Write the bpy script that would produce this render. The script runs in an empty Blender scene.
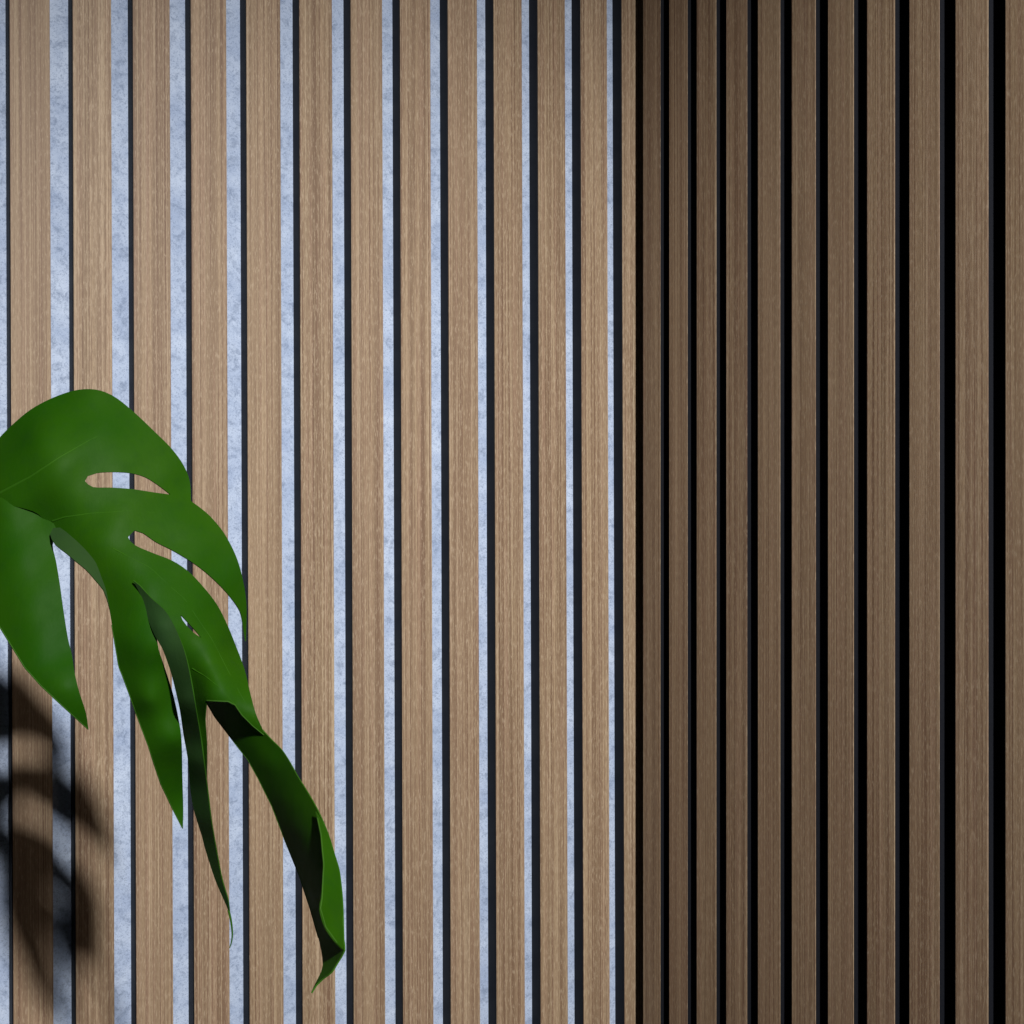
import bpy, bmesh, math, random
import numpy as np
from mathutils import Vector, Matrix
from mathutils.geometry import delaunay_2d_cdt

random.seed(7)
S = bpy.context.scene
C = S.collection

# ------------------------------------------------------------------ camera
CX, CY, YAW, FPX = -0.6135, -0.9378, 0.486, 1312.6
cam_d = bpy.data.cameras.new('camera')
cam = bpy.data.objects.new('camera', cam_d); C.objects.link(cam)
cam.location = (CX, CY, 0)
cam.rotation_euler = (math.pi/2, 0, -YAW)
cam_d.sensor_width = 36; cam_d.lens = FPX/1024*36
cam_d.clip_start = .02; cam_d.clip_end = 50
S.camera = cam

# ------------------------------------------------------------------ light
W = bpy.data.worlds.new('World'); S.world = W; W.use_nodes = True
W.node_tree.nodes['Background'].inputs[0].default_value = (1, .93, .86, 1)
W.node_tree.nodes['Background'].inputs[1].default_value = .017

KEY = Vector((-.465, -1.75, .765))
AIM = Vector((-.18, 0, -.30))
kd = bpy.data.lights.new('studio_spot', 'SPOT')
kd.energy = 157; kd.color = (1, .985, .965); kd.shadow_soft_size = .044
kd.spot_size = math.radians(54); kd.spot_blend = 1.0
key = bpy.data.objects.new('studio_spot', kd); C.objects.link(key)
key.location = KEY
key.rotation_euler = (AIM-KEY).to_track_quat('-Z', 'Y').to_euler()

fd = bpy.data.lights.new('soft_fill_light', 'AREA')  # added fill lamp, lifts the shadows a little; no window there
fd.energy = .45; fd.size = .7; fd.size_y = 1.2; fd.shape = 'RECTANGLE'; fd.color = (.78, .88, 1)
fl = bpy.data.objects.new('soft_fill_light', fd); C.objects.link(fl)
fl.location = (-1.7, -1.0, -.75)
fl.rotation_euler = (Vector((-.2, -.2, 0))-fl.location).to_track_quat('-Z', 'Y').to_euler()

S.view_settings.view_transform = 'Standard'; S.view_settings.look = 'None'
S.view_settings.exposure = 0; S.view_settings.gamma = 1
S.render.engine = 'CYCLES'
S.cycles.max_bounces = 6

# ------------------------------------------------------------------ materials
class NT:
    def __init__(s, name):
        s.m = bpy.data.materials.new(name); s.m.use_nodes = True
        s.t = s.m.node_tree; s.b = s.t.nodes['Principled BSDF']
    def n(s, typ, **kw):
        n = s.t.nodes.new(typ)
        for k, v in kw.items():
            if k.startswith('i_'):
                key = k[2:].replace('_', ' ')
                n.inputs[key].default_value = v
            else: setattr(n, k, v)
        return n
    def l(s, a, b): s.t.links.new(a, b)
    def math(s, op, a, b=None, clamp=False):
        n = s.n('ShaderNodeMath', operation=op, use_clamp=clamp)
        for i, v in enumerate((a, b)):
            if v is None: continue
            if isinstance(v, (int, float)): n.inputs[i].default_value = v
            else: s.l(v, n.inputs[i])
        return n.outputs[0]
    def mix(s, fac, a, b, mode='MIX'):
        n = s.n('ShaderNodeMix', data_type='RGBA', blend_type=mode)
        for i, v in ((0, fac), (6, a), (7, b)):
            if isinstance(v, (int, float, tuple)): n.inputs[i].default_value = v if not isinstance(v, tuple) else (*v, 1)
            else: s.l(v, n.inputs[i])
        return n.outputs[2]
    def noise(s, vec, scale, detail=2, rough=.5, dist=0):
        n = s.n('ShaderNodeTexNoise'); n.inputs['Scale'].default_value = scale
        n.inputs['Detail'].default_value = detail; n.inputs['Roughness'].default_value = rough
        n.inputs['Distortion'].default_value = dist
        s.l(vec, n.inputs['Vector']); return n.outputs['Fac']
    def ramp(s, fac, lo, hi):
        n = s.n('ShaderNodeMapRange'); n.inputs[1].default_value = lo; n.inputs[2].default_value = hi
        s.l(fac, n.inputs[0]); return n.outputs[0]
    def coords(s, scale, rnd=True):
        tc = s.n('ShaderNodeTexCoord'); v = tc.outputs['Object']
        if rnd:
            oi = s.n('ShaderNodeObjectInfo')
            m = s.n('ShaderNodeVectorMath', operation='SCALE')
            cx = s.n('ShaderNodeCombineXYZ')
            s.l(s.math('MULTIPLY', oi.outputs['Random'], 37.0), cx.inputs[0])
            s.l(s.math('MULTIPLY', oi.outputs['Random'], 11.3), cx.inputs[1])
            s.l(s.math('MULTIPLY', oi.outputs['Random'], 53.0), cx.inputs[2])
            a = s.n('ShaderNodeVectorMath', operation='ADD')
            s.l(v, a.inputs[0]); s.l(cx.outputs[0], a.inputs[1]); v = a.outputs[0]
        mp = s.n('ShaderNodeVectorMath', operation='MULTIPLY')
        s.l(v, mp.inputs[0]); mp.inputs[1].default_value = scale
        return mp.outputs[0]

def wood():
    t = NT('oak_veneer')
    bands = t.noise(t.coords((1, 1, .006)), 240, 3, .6)          # broad bands a few mm wide
    fine = t.noise(t.coords((1, 1, .0022)), 760, 3, .6)         # long dark grain lines
    pale = t.noise(t.coords((1.07, 1, .0025)), 900, 3, .6)      # long pale lines between them
    hue = t.noise(t.coords((1, 1.3, .008)), 420, 2, .5)
    hair = t.noise(t.coords((1, 1, .007)), 1700, 2, .6)
    pores = t.noise(t.coords((1, .5, .12)), 1500, 2, .7)
    tone = t.noise(t.coords((.5, .5, .15)), 16, 3, .6)
    oi = t.n('ShaderNodeObjectInfo')
    col = t.mix(t.ramp(bands, .36, .64), (.258, .173, .103), (.452, .325, .203))
    col = t.mix(t.math('MULTIPLY', t.ramp(hue, .5, .66), .55), col, (.395, .248, .172))
    col = t.mix(t.math('MULTIPLY', t.ramp(fine, .52, .61), .85), col, (.16, .085, .05))
    col = t.mix(t.math('MULTIPLY', t.ramp(pale, .55, .65), .65), col, (.63, .49, .325))
    col = t.mix(t.math('MULTIPLY', t.ramp(hair, .52, .62), .45), col, (.22, .13, .082))
    col = t.mix(t.math('MULTIPLY', t.ramp(pores, .54, .63), .42), col, (.18, .108, .07))
    col = t.mix(t.math('MULTIPLY', t.ramp(pores, .44, .36), .45), col, (.68, .545, .39))
    col = t.mix(t.math('MULTIPLY', t.ramp(tone, .35, .7), .25), col, (.37, .262, .16))
    col = t.mix(t.math('MULTIPLY', oi.outputs['Random'], .22), col, (.36, .24, .168))
    t.l(col, t.b.inputs['Base Color'])
    t.b.inputs['Roughness'].default_value = .55
    t.b.inputs['Specular IOR Level'].default_value = .35
    h = t.math('ADD', t.math('MULTIPLY', fine, .5), pores)
    bp = t.n('ShaderNodeBump'); bp.inputs['Strength'].default_value = .35; bp.inputs['Distance'].default_value = .0002
    t.l(h, bp.inputs['Height']); t.l(bp.outputs[0], t.b.inputs['Normal'])
    return t.m

def mdf():
    t = NT('black_core_board')
    n = t.noise(t.coords((1, 1, 1)), 900, 2)
    col = t.mix(n, (.006, .007, .010), (.014, .015, .020))
    t.l(col, t.b.inputs['Base Color']); t.b.inputs['Roughness'].default_value = .6
    t.b.inputs['Specular IOR Level'].default_value = .14
    return t.m

def felt(name, a, b, c):
    t = NT(name)
    big = t.noise(t.coords((1, 1, 1)), 38, 4, .65)
    mid = t.noise(t.coords((1, 1, 1)), 150, 4, .7, .5)
    fib = t.noise(t.coords((1, 1, 1)), 900, 3, .7, .8)
    col = t.mix(t.ramp(big, .35, .68), a, b)
    col = t.mix(t.math('MULTIPLY', t.ramp(mid, .5, .68), .6), col, c)
    col = t.mix(t.math('MULTIPLY', t.ramp(fib, .52, .66), .6), col, c)
    col = t.mix(t.math('MULTIPLY', t.ramp(fib, .45, .3), .35), col, b)
    t.l(col, t.b.inputs['Base Color']); t.b.inputs['Roughness'].default_value = .95
    t.b.inputs['Specular IOR Level'].default_value = .1
    t.b.inputs['Sheen Weight'].default_value = .05
    bp = t.n('ShaderNodeBump'); bp.inputs['Strength'].default_value = .35; bp.inputs['Distance'].default_value = .0004
    t.l(t.math('ADD', mid, fib), bp.inputs['Height']); t.l(bp.outputs[0], t.b.inputs['Normal'])
    return t.m

def leafmat(name='leaf_green', k=1.0, rough=.50, light=0.0, lb=.6):
    t = NT(name)
    v = t.coords((1, 1, 1), False)
    big = t.noise(v, 18, 3, .5)
    sm = t.noise(v, 160, 4, .6)
    fine = t.noise(t.coords((1, 1, .25), False), 700, 3, .6)
    col = t.mix(t.ramp(big, .3, .7), (.015*k+light, .086*k+light, .002*k+light*lb), (.031*k+light, .112*k+light, .003*k+light*lb))
    col = t.mix(t.math('MULTIPLY', t.ramp(sm, .45, .75), .30), col, (.016*k+light, .070*k+light, .008*k+light*lb))
    col = t.mix(t.math('MULTIPLY', t.ramp(fine, .5, .75), .22), col, (.030*k+light, .10*k+light, .008*k+light*lb))
    t.l(col, t.b.inputs['Base Color'])
    r = t.n('ShaderNodeMapRange'); r.inputs[3].default_value = rough-.05; r.inputs[4].default_value = rough+.1
    t.l(sm, r.inputs[0]); t.l(r.outputs[0], t.b.inputs['Roughness'])
    t.b.inputs['Specular IOR Level'].default_value = .06
    bp = t.n('ShaderNodeBump'); bp.inputs['Strength'].default_value = .18; bp.inputs['Distance'].default_value = .0008
    t.l(t.math('ADD', sm, t.math('MULTIPLY', fine, .4)), bp.inputs['Height']); t.l(bp.outputs[0], t.b.inputs['Normal'])
    tr = t.n('ShaderNodeBsdfTranslucent'); tr.inputs[0].default_value = (.045, .19, .006, 1)
    mx = t.n('ShaderNodeMixShader'); mx.inputs[0].default_value = .28
    t.l(t.b.outputs[0], mx.inputs[1]); t.l(tr.outputs[0], mx.inputs[2])
    t.l(mx.outputs[0], t.t.nodes['Material Output'].inputs['Surface'])
    return t.m

M_wood, M_mdf = wood(), mdf()
M_felt = felt('pale_blue_grey_felt', (.45, .55, .76), (.65, .755, .95), (.20, .26, .39))
M_feltb = felt('black_felt', (.004, .004, .005), (.007, .007, .008), (.003, .003, .004))
M_leaf = leafmat()
M_under = leafmat('leaf_underside_sheen', .62, .42, .017, 1.1)  # leaf underside, with its greyish sheen put into the base colour
M_rim = leafmat('leaf_rim', 1.3, .55, .012)
M_edge = leafmat('leaf_margin', 1.3, .5, .022)
M_vein = leafmat('leaf_vein', 1.3, .5, .005)
M_stem = leafmat('petiole_green', 1.2, .4)

# ------------------------------------------------------------------ helpers
def link(name, me, mat, parent=None):
    o = bpy.data.objects.new(name, me); C.objects.link(o)
    for m in (mat if isinstance(mat, (list, tuple)) else [mat]): me.materials.append(m)
    if parent: o.parent = parent
    return o
def box(name, lo, hi, mat, parent=None, bevel=0):
    bm = bmesh.new(); bmesh.ops.create_cube(bm, size=1)
    for v in bm.verts:
        v.co = Vector([lo[i] + (v.co[i]+.5)*(hi[i]-lo[i]) for i in range(3)])
    if bevel:
        bmesh.ops.bevel(bm, geom=[e for e in bm.edges if abs((e.verts[0].co-e.verts[1].co).z) > .1],
                        offset=bevel, segments=2, affect='EDGES', profile=.5)
    me = bpy.data.meshes.new(name); bm.to_mesh(me); bm.free()
    return link(name, me, mat, parent)
def empty(name, loc, rot, label, cat):
    e = bpy.data.objects.new(name, None); C.objects.link(e)
    e.location = loc; e.rotation_euler = rot; e.empty_display_size = .05
    e['label'] = label; e['category'] = cat
    return e

# ------------------------------------------------------------------ slat panels
T = .0134
def panel(loc, rot, x0, pitch, w, n, flen, felt_m, label, lip=0):
    root = empty('slat_wall_panel', loc, rot, label, 'wall panel')
    a, b = flen
    box('felt_backing', (a, 0, -1.2), (b, .009, 1.2), felt_m, root)
    core = ven = None
    for i in range(n):
        if core is None:
            core = box('slat', (0, -T+.0004, -1.2), (w, .0, 1.2), M_mdf, root, .0002)
            ven = box('veneer_face', (lip, -T, -1.2), (w, -T+.0004, 1.2), M_wood, core, .00012)
            c = core
        else:
            c = core.copy(); C.objects.link(c); c.parent = root
            v = ven.copy(); C.objects.link(v); v.parent = c
        c.location = (x0+i*pitch+random.uniform(-.00015, .00015), 0, 0)
        c.rotation_euler = (0, random.uniform(-.0002, .0002), 0)
    return root

PZ = .30
NL = 20
panel((0, 0, PZ), (0, -.0034, 0), -.0221-(NL-1)*.04, .04, .0261, NL, (-.82, 0), M_felt,
      'brightly lit panel of oak slats on pale blue-grey felt, behind the leaf, left of the corner', .0008)
panel((0, 0, 0), (0, 0, -math.pi/2), .032, .03729, .0255, 20, (.0, .80), M_feltb,
      'dim brown slat panel with black gaps, meeting the bright panel at the corner on the right', .0010)

# ------------------------------------------------------------------ the leaf
R_ = Vector((math.cos(YAW), -math.sin(YAW), 0)); F_ = Vector((math.sin(YAW), math.cos(YAW), 0)); U_ = Vector((0, 0, 1))
D0 = .56                                     # the leaf hangs 56 cm in front of the camera, 40 cm off the wall
MM = D0/FPX                                  # metres per outline unit at that distance
LEAF_O = Vector((CX, CY, 0)) + F_*D0
plant = empty('monstera_plant', LEAF_O + R_*(-560*MM) + U_*(-.30), (0, 0, 0),
              'deep green monstera leaf with slits and drooping pointed lobes, in front of the slats', 'plant')

TILT = .12                                   # the leaf leans: tips nearer the camera than its top
def pos(u, v, d):                            # outline units (u right, v down, d away in mm) to metres
    d = d+TILT*(650-v); s = 1 + d*.001/D0
    return LEAF_O + R_*((u-512)*MM*s) + U_*((512-v)*MM*s) + F_*(d*.001)

def wv(x, y): return math.sin(x*.11+y*.05)*math.sin(y*.07)

class Relief:                                # thin-plate surface through a few depth points
    def __init__(s, pts):
        p = np.array(pts, float); s.x = p[:, :2]/100; n = len(p)
        K = s.k(s.x, s.x)+np.eye(n)*.02
        P = np.c_[np.ones(n), s.x]
        A = np.block([[K, P], [P.T, np.zeros((3, 3))]])
        s.c = np.linalg.solve(A, np.r_[p[:, 2], 0, 0, 0])
    def k(s, a, b):
        r2 = ((a[:, None]-b[None])**2).sum(-1)
        return .5*r2*np.log(r2+1e-9)
    def __call__(s, uv):
        uv = np.atleast_2d(np.array(uv, float))/100
        return s.k(uv, s.x)@s.c[:-3]+s.c[-3]+uv@s.c[-2:]

def smooth(poly, sharp=(), step=5.0):        # Catmull-Rom through the outline, corners kept
    n = len(poly); out = []
    for i in range(n):
        p0, p1, p2, p3 = [np.array(poly[(i+k) % n], float) for k in (-1, 0, 1, 2)]
        m1 = (p2-p0)/2; m2 = (p3-p1)/2; L = np.linalg.norm(p2-p1)
        for q, m, a, b in ((p1, m1, p1, p2), (p2, m2, p1, p2)):
            l = np.linalg.norm(m)
            if l > L: m *= L/l
        if i in sharp: m1 = p2-p1
        if (i+1) % n in sharp: m2 = p2-p1
        k = max(1, int(L/step))
        for j in range(k):
            t = j/k; t2 = t*t; t3 = t2*t
            out.append(tuple((2*t3-3*t2+1)*p1+(t3-2*t2+t)*m1+(-2*t3+3*t2)*p2+(t3-t2)*m2))
    return out

def inside(p, poly):
    x, y = p; c = False; j = len(poly)-1
    for i in range(len(poly)):
        a, b = poly[i], poly[j]
        if (a[1] > y) != (b[1] > y) and x < (b[0]-a[0])*(y-a[1])/(b[1]-a[1])+a[0]: c = not c
        j = i
    return c
def edge_dist(p, poly):
    P = np.array(poly); A = P; B = np.roll(P, -1, 0); d = B-A; q = np.array(p)-A
    t = np.clip((q*d).sum(1)/((d*d).sum(1)+1e-9), 0, 1)
    return np.sqrt(((q-d*t[:, None])**2).sum(1)).min()

def patch(name, outline, relief, holes=(), sharp=(), grid=4.5, thick=.0006, mat=None, wave=0.0):
    ol = smooth(outline, sharp); hs = [smooth(h, s) for h, s in holes]
    co = [Vector(p) for p in ol]; ed = [(i, (i+1) % len(ol)) for i in range(len(ol))]
    for h in hs:
        b = len(co); co += [Vector(p) for p in h]; ed += [(b+i, b+(i+1) % len(h)) for i in range(len(h))]
    xs = [p[0] for p in ol]; ys = [p[1] for p in ol]
    y = min(ys); r = 0
    while y < max(ys):
        x = min(xs) + (r % 2)*grid/2
        while x < max(xs):
            if inside((x, y), ol) and edge_dist((x, y), ol) > grid*.45 and not any(inside((x, y), h) or edge_dist((x, y), h) < grid*.45 for h in hs):
                co.append(Vector((x, y)))
            x += grid
        y += grid*.87; r += 1
    v, e, f, *_ = delaunay_2d_cdt(co, ed, [], 0, 1e-4)
    rel = relief([(p.x, p.y) for p in v])
    bm = bmesh.new()
    bv = [bm.verts.new(pos(p.x, p.y, rel[i]+wave*wv(p.x, p.y))) for i, p in enumerate(v)]
    for t in f:
        c = sum((v[i] for i in t), Vector((0, 0)))/len(t)
        if inside(c, ol) and not any(inside(c, h) for h in hs):
            try: bm.faces.new([bv[i] for i in t])
            except ValueError: pass
    for q in [q for q in bm.verts if not q.link_faces]: bm.verts.remove(q)
    bmesh.ops.recalc_face_normals(bm, faces=bm.faces)
    cl = Vector((CX, CY, 0))
    if sum((q.normal.dot(cl-q.calc_center_median()) for q in bm.faces)) < 0:
        bmesh.ops.reverse_faces(bm, faces=bm.faces)
    for q in bm.faces: q.smooth = True
    o_loc = plant.location
    for q in bm.verts: q.co -= o_loc
    me = bpy.data.meshes.new(name); bm.to_mesh(me); bm.free()
    o = link(name, me, [mat or M_leaf, M_rim], plant)
    s = o.modifiers.new('thickness', 'SOLIDIFY'); s.thickness = thick; s.offset = -1; s.material_offset_rim = 1
    e = o.modifiers.new('crisp_rim', 'EDGE_SPLIT'); e.split_angle = math.radians(55)
    return o

def tube(name, pts, r0, r1, mat, parent, res=8, flat=1.0):
    P = [Vector(p) for p in pts]
    Q = []
    for i in range(len(P)-1):
        a, b, c, d = P[max(i-1, 0)], P[i], P[i+1], P[min(i+2, len(P)-1)]
        for j in range(6):
            t = j/6
            Q.append(.5*((2*b)+(c-a)*t+(2*a-5*b+4*c-d)*t*t+(3*b-3*c+d-a)*t**3))
    Q.append(P[-1])
    bm = bmesh.new(); rings = []
    for i, q in enumerate(Q):
        tn = (Q[min(i+1, len(Q)-1)]-Q[max(i-1, 0)]).normalized()
        s = tn.cross(F_).normalized(); u = s.cross(tn)
        r = r0+(r1-r0)*i/(len(Q)-1)
        rings.append([bm.verts.new(q+s*r*math.cos(a)+u*r*flat*math.sin(a)) for a in [k*2*math.pi/res for k in range(res)]])
    for a, b in zip(rings, rings[1:]):
        for k in range(res): bm.faces.new((a[k], a[(k+1) % res], b[(k+1) % res], b[k]))
    bm.faces.new(rings[0]); bm.faces.new(rings[-1])
    bmesh.ops.recalc_face_normals(bm, faces=bm.faces)
    for f in bm.faces: f.smooth = True
    for v in bm.verts: v.co -= plant.location
    me = bpy.data.meshes.new(name); bm.to_mesh(me); bm.free()
    return link(name, me, mat, parent)

def vein(blade, relief, pts, w0=.0008, w1=.0002, wave=.0):
    q = []
    for a, b in zip(pts, pts[1:]): q += [(a[0]+(b[0]-a[0])*k/3, a[1]+(b[1]-a[1])*k/3) for k in range(3)]
    pts = q+[pts[-1]]
    d = [x+wave*wv(*p) for x, p in zip(relief(pts), pts)]
    return tube('vein', [pos(p[0], p[1], d[i]+.12) for i, p in enumerate(pts)], w0, w1, M_vein, blade, 6, .45)

# main blade: rounded top lobe, the hooked lobe, the long lobe and the left hanging lobe, with its slits
r1 = Relief([(178, 660, 14), (186, 680, 22), (190, 700, 28), (0, 500, 0.0), (50, 525, 7.0), (100, 545, 1.0), (-35, 490, 8.0), (0, 437, 8.0), (40, 442, -6.0), (20, 470, -4.0), (90, 389, 7.0), (85, 425, 1.0), (60, 405, 5.0),
    (130, 412, 13.0), (140, 450, 11.0), (170, 470, 19.0), (190, 490, 26.0), (100, 483, 3.0), (150, 510, 11.0), (60, 490, -3.0), (200, 530, 21.0), (240, 580, 33.0), (246, 640, 44.0),
    (170, 545, 14.0), (128, 540, 5.0), (190, 590, 14.0), (165, 600, 6.0), (220, 640, 20.0), (248, 690, 22.0), (266, 735, 22.0), (150, 580, 4.0),
    (180, 640, 8.0), (212, 672, 12.0), (206, 700, 14.0), (230, 701, 14.0), (206, 740, 36.0), (206, 782, 62.0), (190, 720, 30.0),
    (66, 552, 8.0), (108, 602, 9.0), (119, 666, 12.0), (130, 640, 3.0), (150, 700, 13.1), (136, 715, 23.6), (182, 829, 61.1), (160, 780, 42.7), (176, 740, 25.9), (158, 650, 4.0)])
o1 = [(-36, 498), (-32, 480), (-18, 458), (0, 437), (12, 425), (30, 410), (50, 399), (72, 391), (90, 389), (105, 392), (118, 399), (135, 413), (155, 432), (172, 449),
    (184, 466), (190, 482), (191, 501), (198, 506), (210, 516), (224, 533), (236, 556), (243, 580), (246.5, 605), (246, 641),
    (243.5, 626), (240, 611), (227, 593), (209, 575), (192, 562), (172, 550), (156, 542), (143, 533), (134.5, 530.4), (128, 537), (134.8, 545), (154.7, 553.7), (172, 560.5),
    (188, 571), (203.5, 587), (217, 604.5), (227, 624), (235, 643.5), (244.5, 669), (250, 692), (256, 714), (265, 736),
    (252.7, 725.7), (242, 715), (235, 705), (228, 701.5), (218, 701), (206.4, 700.5), (205, 720), (207, 745), (206.7, 782), (203, 795),
    (196, 760), (190, 725), (182, 690), (172, 658), (163, 642), (156.5, 635),
    (158.7, 649.4), (163.4, 663.4), (168, 677.5), (172.7, 692.7), (177.4, 712.7), (181, 734), (182, 751), (182.4, 775), (183.3, 810), (182.9, 829),
    (178, 818), (171.6, 806.8), (161, 784.5), (154, 764), (148.4, 746), (136.7, 714.8), (129, 693), (119, 666), (112, 625), (107.4, 599.5), (103, 589), (94, 578), (86, 569), (76, 561), (66, 552),
    (55, 543), (51, 530), (38, 514), (22, 508), (8, 505), (-4, 501), (-20, 500)]
def idx(ol, *ps): return tuple(ol.index(p) for p in ps)
h1 = ([(85, 481), (88, 476), (97, 473), (112, 472), (130, 473), (145, 477), (158, 485), (170.5, 494.5), (155, 492.5), (132, 489), (110, 487.5), (93, 487)], (7,))
h2 = ([(180.5, 614.5), (183, 617), (190, 624.5), (196, 631), (201.5, 638), (194, 633), (187, 626), (182.5, 620)], (4,))
blade = patch('leaf_blade', o1, r1, [h1, h2], idx(o1, (191, 501), (246, 641), (265, 736), (206.4, 700.5), (156.5, 635), (182.9, 829)), wave=.5)
for pts, a in (([(-14, 499), (0, 493), (30, 477), (60, 457), (88, 441), (120, 425)], .0010), ([(52, 521), (65, 517), (90, 513.5), (130, 511), (175, 514)], .0006),
               ([(192, 668), (205, 676), (220, 688), (238, 708)], .0005), ([(112, 548), (150, 568), (185, 600), (212, 640), (238, 690), (260, 728)], .00035)):
    vein(blade, r1, pts, a, .00012, .5)

# lower left lobe
rg = Relief([(-30, 505, 6), (0, 504, -1), (24, 505, 2), (42, 514, 5), (54, 530, 5.5), (52, 545, 6), (20, 560, 0), (-40, 550, 8), (0, 627, 3), (30, 620, 0), (62, 607, 4), (40, 660, 1), (72, 652, 6), (41, 686, 2), (86, 727, 14), (66, 690, 0)])
og = [(-36, 496), (-20, 494), (-4, 496), (8, 500), (24, 503), (42, 512), (56, 528), (52.7, 545), (56, 561), (60, 585), (63, 607), (68, 638.6), (72, 655), (74.5, 672), (79, 691), (86, 713), (88.5, 730),
      (72, 714.5), (54.7, 698.5), (41, 685.5), (25, 667.5), (11.7, 646), (0, 627), (-15, 606), (-35, 570), (-46, 530)]
lob = patch('lobe', og, rg, (), idx(og, (88.5, 730)), wave=.4)
lob['label'] = 'broad lower left lobe ending in a point'

# rolled-under edge beside the gap
rk = Relief([(52, 530, 5), (59.7, 527, 4), (81, 545, 2), (95, 562, 2), (105, 588, 4), (66, 552, -2), (86, 570, -2), (104, 592, 2), (109, 612, 6), (55, 543, 1)])
ok = [(50, 534), (53, 528), (60, 527.5), (71, 536), (81, 545), (89, 553.6), (96, 563), (101, 576), (106, 590), (110, 610), (107, 599), (103.5, 590), (94, 578.5), (86, 569.5), (76, 561.5), (66, 553), (55, 544.5)]
patch('rolled_edge', ok, rk, (), (9,), grid=3, mat=M_under)

# narrow twisted lobe, dark and greyish
re_ = Relief([(158, 625, -4.0), (184, 700, 9.5), (196, 760, 32.5), (206, 820, 56.5), (133, 581, 1.0), (141, 595, 4.0), (150, 600, 0.0), (149, 622, 3.0), (166, 612, 0.0), (164, 649, 2.0), (178, 634, 0.0), (176, 693, 15.8), (192, 686, 7.0), (186, 745, 36.8), (202, 740, 27.5),
              (190, 787, 52.2), (207, 787, 45.2), (202, 837, 69.8), (213, 834, 63.0), (215, 880, 84.5), (229, 912, 92.5)])
oe = [(133, 580.5), (139, 585), (151, 598), (166, 612), (178, 634), (186, 657), (192, 686.5), (197, 716), (201, 740), (207, 787), (211.4, 822), (218, 860), (222, 880), (228, 901), (229.5, 914),
      (226, 905), (215, 879.5), (204.5, 847), (202, 837), (193.8, 810), (190, 787), (188, 761), (183.3, 734), (179.8, 710), (176, 692.7), (171.6, 675), (167, 661), (162, 648), (155, 636), (149, 622), (141, 596)]
le = patch('lobe', oe, re_, (), (0, 14), grid=3.5, mat=M_under)
le['label'] = 'narrow dark twisted lobe with a greyish sheen'
tube('dry_tip', [pos(228.5, 910, 92.5), pos(231, 921, 92.5), pos(232.3, 933, 92.5), pos(231.5, 942, 92.5), pos(229.5, 948, 92.5)], .0006, .0002, M_vein, le, 6)

# long curled lobe, seen from its shaded side, with the turned-over flap
rd = Relief([(206, 700, 44.0), (230, 701, 26.0), (263, 735, 24.0), (227, 733, 42.0), (248, 760, 37.0), (255, 745, 27.9), (282, 750, 17.0), (270, 765, 20.6), (262, 775, 30.7), (297, 776, 0.8), (285, 800, 7.0), (271, 805, 24.7), (309, 795, -8.0), (300, 830, -5.0), (286, 843, 14.9),
              (328, 834, -22.8), (312, 860, -16.0), (299, 873, 7.8), (338, 871, -31.2), (318, 890, -22.0), (310, 907, -1.2), (342, 905, -35.0), (326, 920, -28.0), (318, 938, -14.6), (343, 945, -40.0), (332, 960, -34.0), (322, 967, -28.4), (311, 992, -37.4)])
od = [(206.4, 702), (210, 698), (230, 697), (244, 712), (262, 730), (271.8, 740.5), (281.6, 750), (290, 763), (297, 775.7), (309, 795), (318.7, 812.8), (328, 835), (334, 855), (338.7, 871), (342, 903), (343, 939.6), (344, 950.4), (336.6, 963.3), (331, 972), (322.6, 978.3),
      (316, 984.8), (311, 992.5), (316, 982), (321, 972), (322.8, 965), (322.2, 956.8), (318.3, 937.5), (309.7, 907.4), (299, 875), (286, 843), (271.8, 806), (258, 778), (248, 760), (238.6, 748), (227, 732.7), (215, 717)]
ld = patch('lobe', od, rd, (), (0, 21), grid=4)
ld['label'] = 'long curled lobe, dark on its shaded face'
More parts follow.
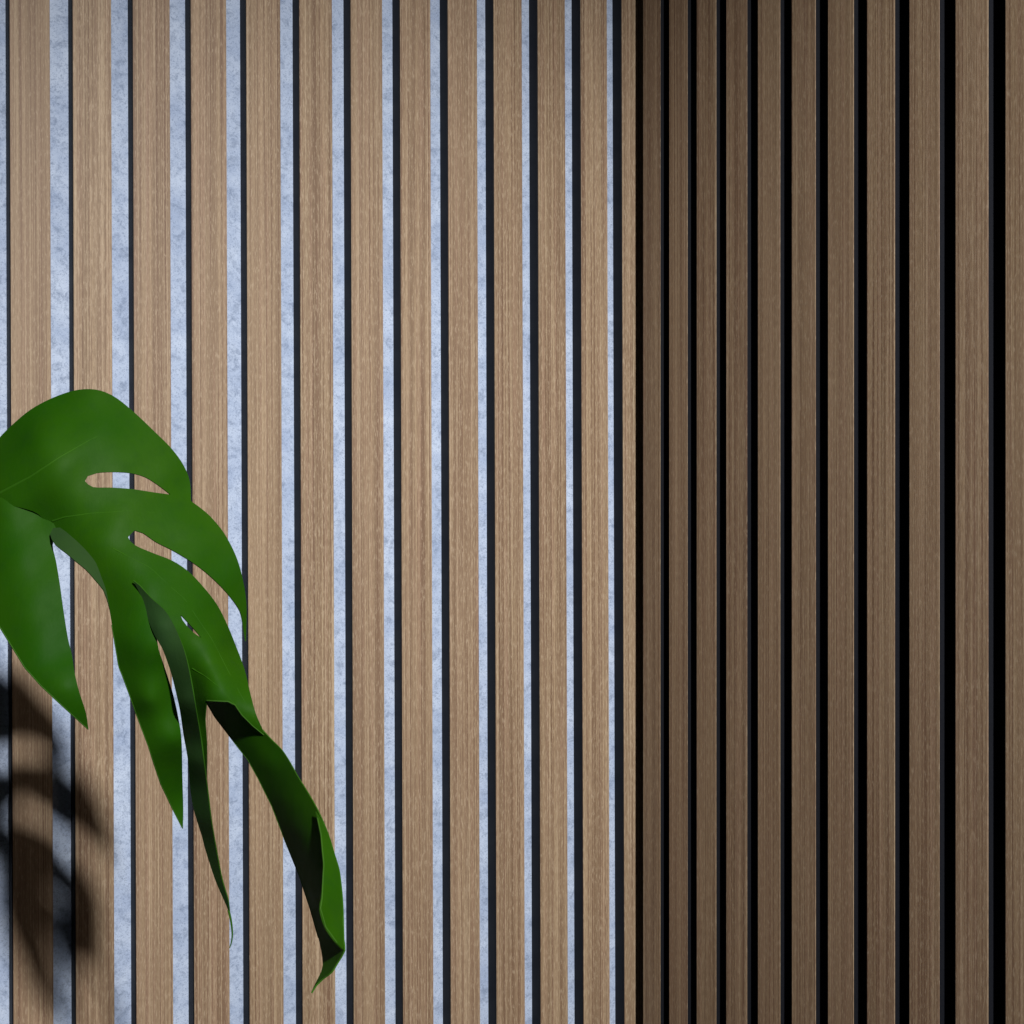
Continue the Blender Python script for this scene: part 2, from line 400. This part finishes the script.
rl = Relief([(317, 817, -19.4), (321, 835, -27.0), (329, 838, -24.6), (323, 865, -38.0), (338, 871, -33.2), (321.5, 905, -49.0), (342, 905, -37.0), (326, 927, -46.4), (343, 949, -40.8), (337, 943, -45.6)])
olp = [(316, 811), (323, 822.5), (329, 836), (335, 855), (339.2, 871), (342.5, 903), (343.6, 939.6), (344, 950), (337.4, 943.6), (325.7, 927), (320.5, 909), (322, 897.7), (323.7, 864.5), (321, 835), (317.5, 818)]
lf = patch('folded_flap', olp, rl, (), (0, 7), grid=3)
lf['label'] = 'bright turned-over edge of the long curled lobe'

# thin pale margins where the lobes show their edge
def margin(blade, relief, pts, w, wave=0.0):
    q = []
    for a, b in zip(pts, pts[1:]): q += [(a[0]+(b[0]-a[0])*k/3, a[1]+(b[1]-a[1])*k/3) for k in range(3)]
    q.append(pts[-1]); d = relief(q)
    tube('margin', [pos(p[0], p[1], x+wave*wv(*p)+.2) for x, p in zip(d, q)], w, w*.8, M_edge, blade, 6)
margin(lob, rg, [(-15, 606), (0, 627), (11.7, 646), (25, 667.5), (41, 685.5), (54.7, 698.5), (72, 714.5), (88, 729)], .00042, .4)
margin(blade, r1, [(112, 625), (119, 666), (129, 693), (136.7, 714.8), (148.4, 746), (154, 764), (161, 784.5), (171.6, 806.8), (182.5, 828)], .00036, .5)
margin(blade, r1, [(206.8, 700.5), (218, 701), (228, 701.5), (235, 705), (242, 715), (252.7, 725.7), (264, 735)], .0004, .5)
margin(ld, rd, [(206.8, 703), (215, 717), (227, 732.7), (238.6, 748), (248, 760), (258, 778), (271.8, 806), (286, 843), (299, 875), (309.7, 907.4), (318.3, 937.5)], .0003)
margin(lf, rl, [(317.5, 818), (321, 835), (323.7, 864.5), (322, 897.7), (320.5, 909), (325.7, 927), (337, 943)], .00035)

# petiole leaving the base of the blade, off to the left
P0 = pos(-14, 499, 6)
tube('petiole', [P0, pos(-40, 520, 30), pos(-100, 620, 50), pos(-220, 800, 60), pos(-330, 1000, 60), plant.location+Vector((0, 0, 0))], .0028, .005, M_stem, plant, 12)
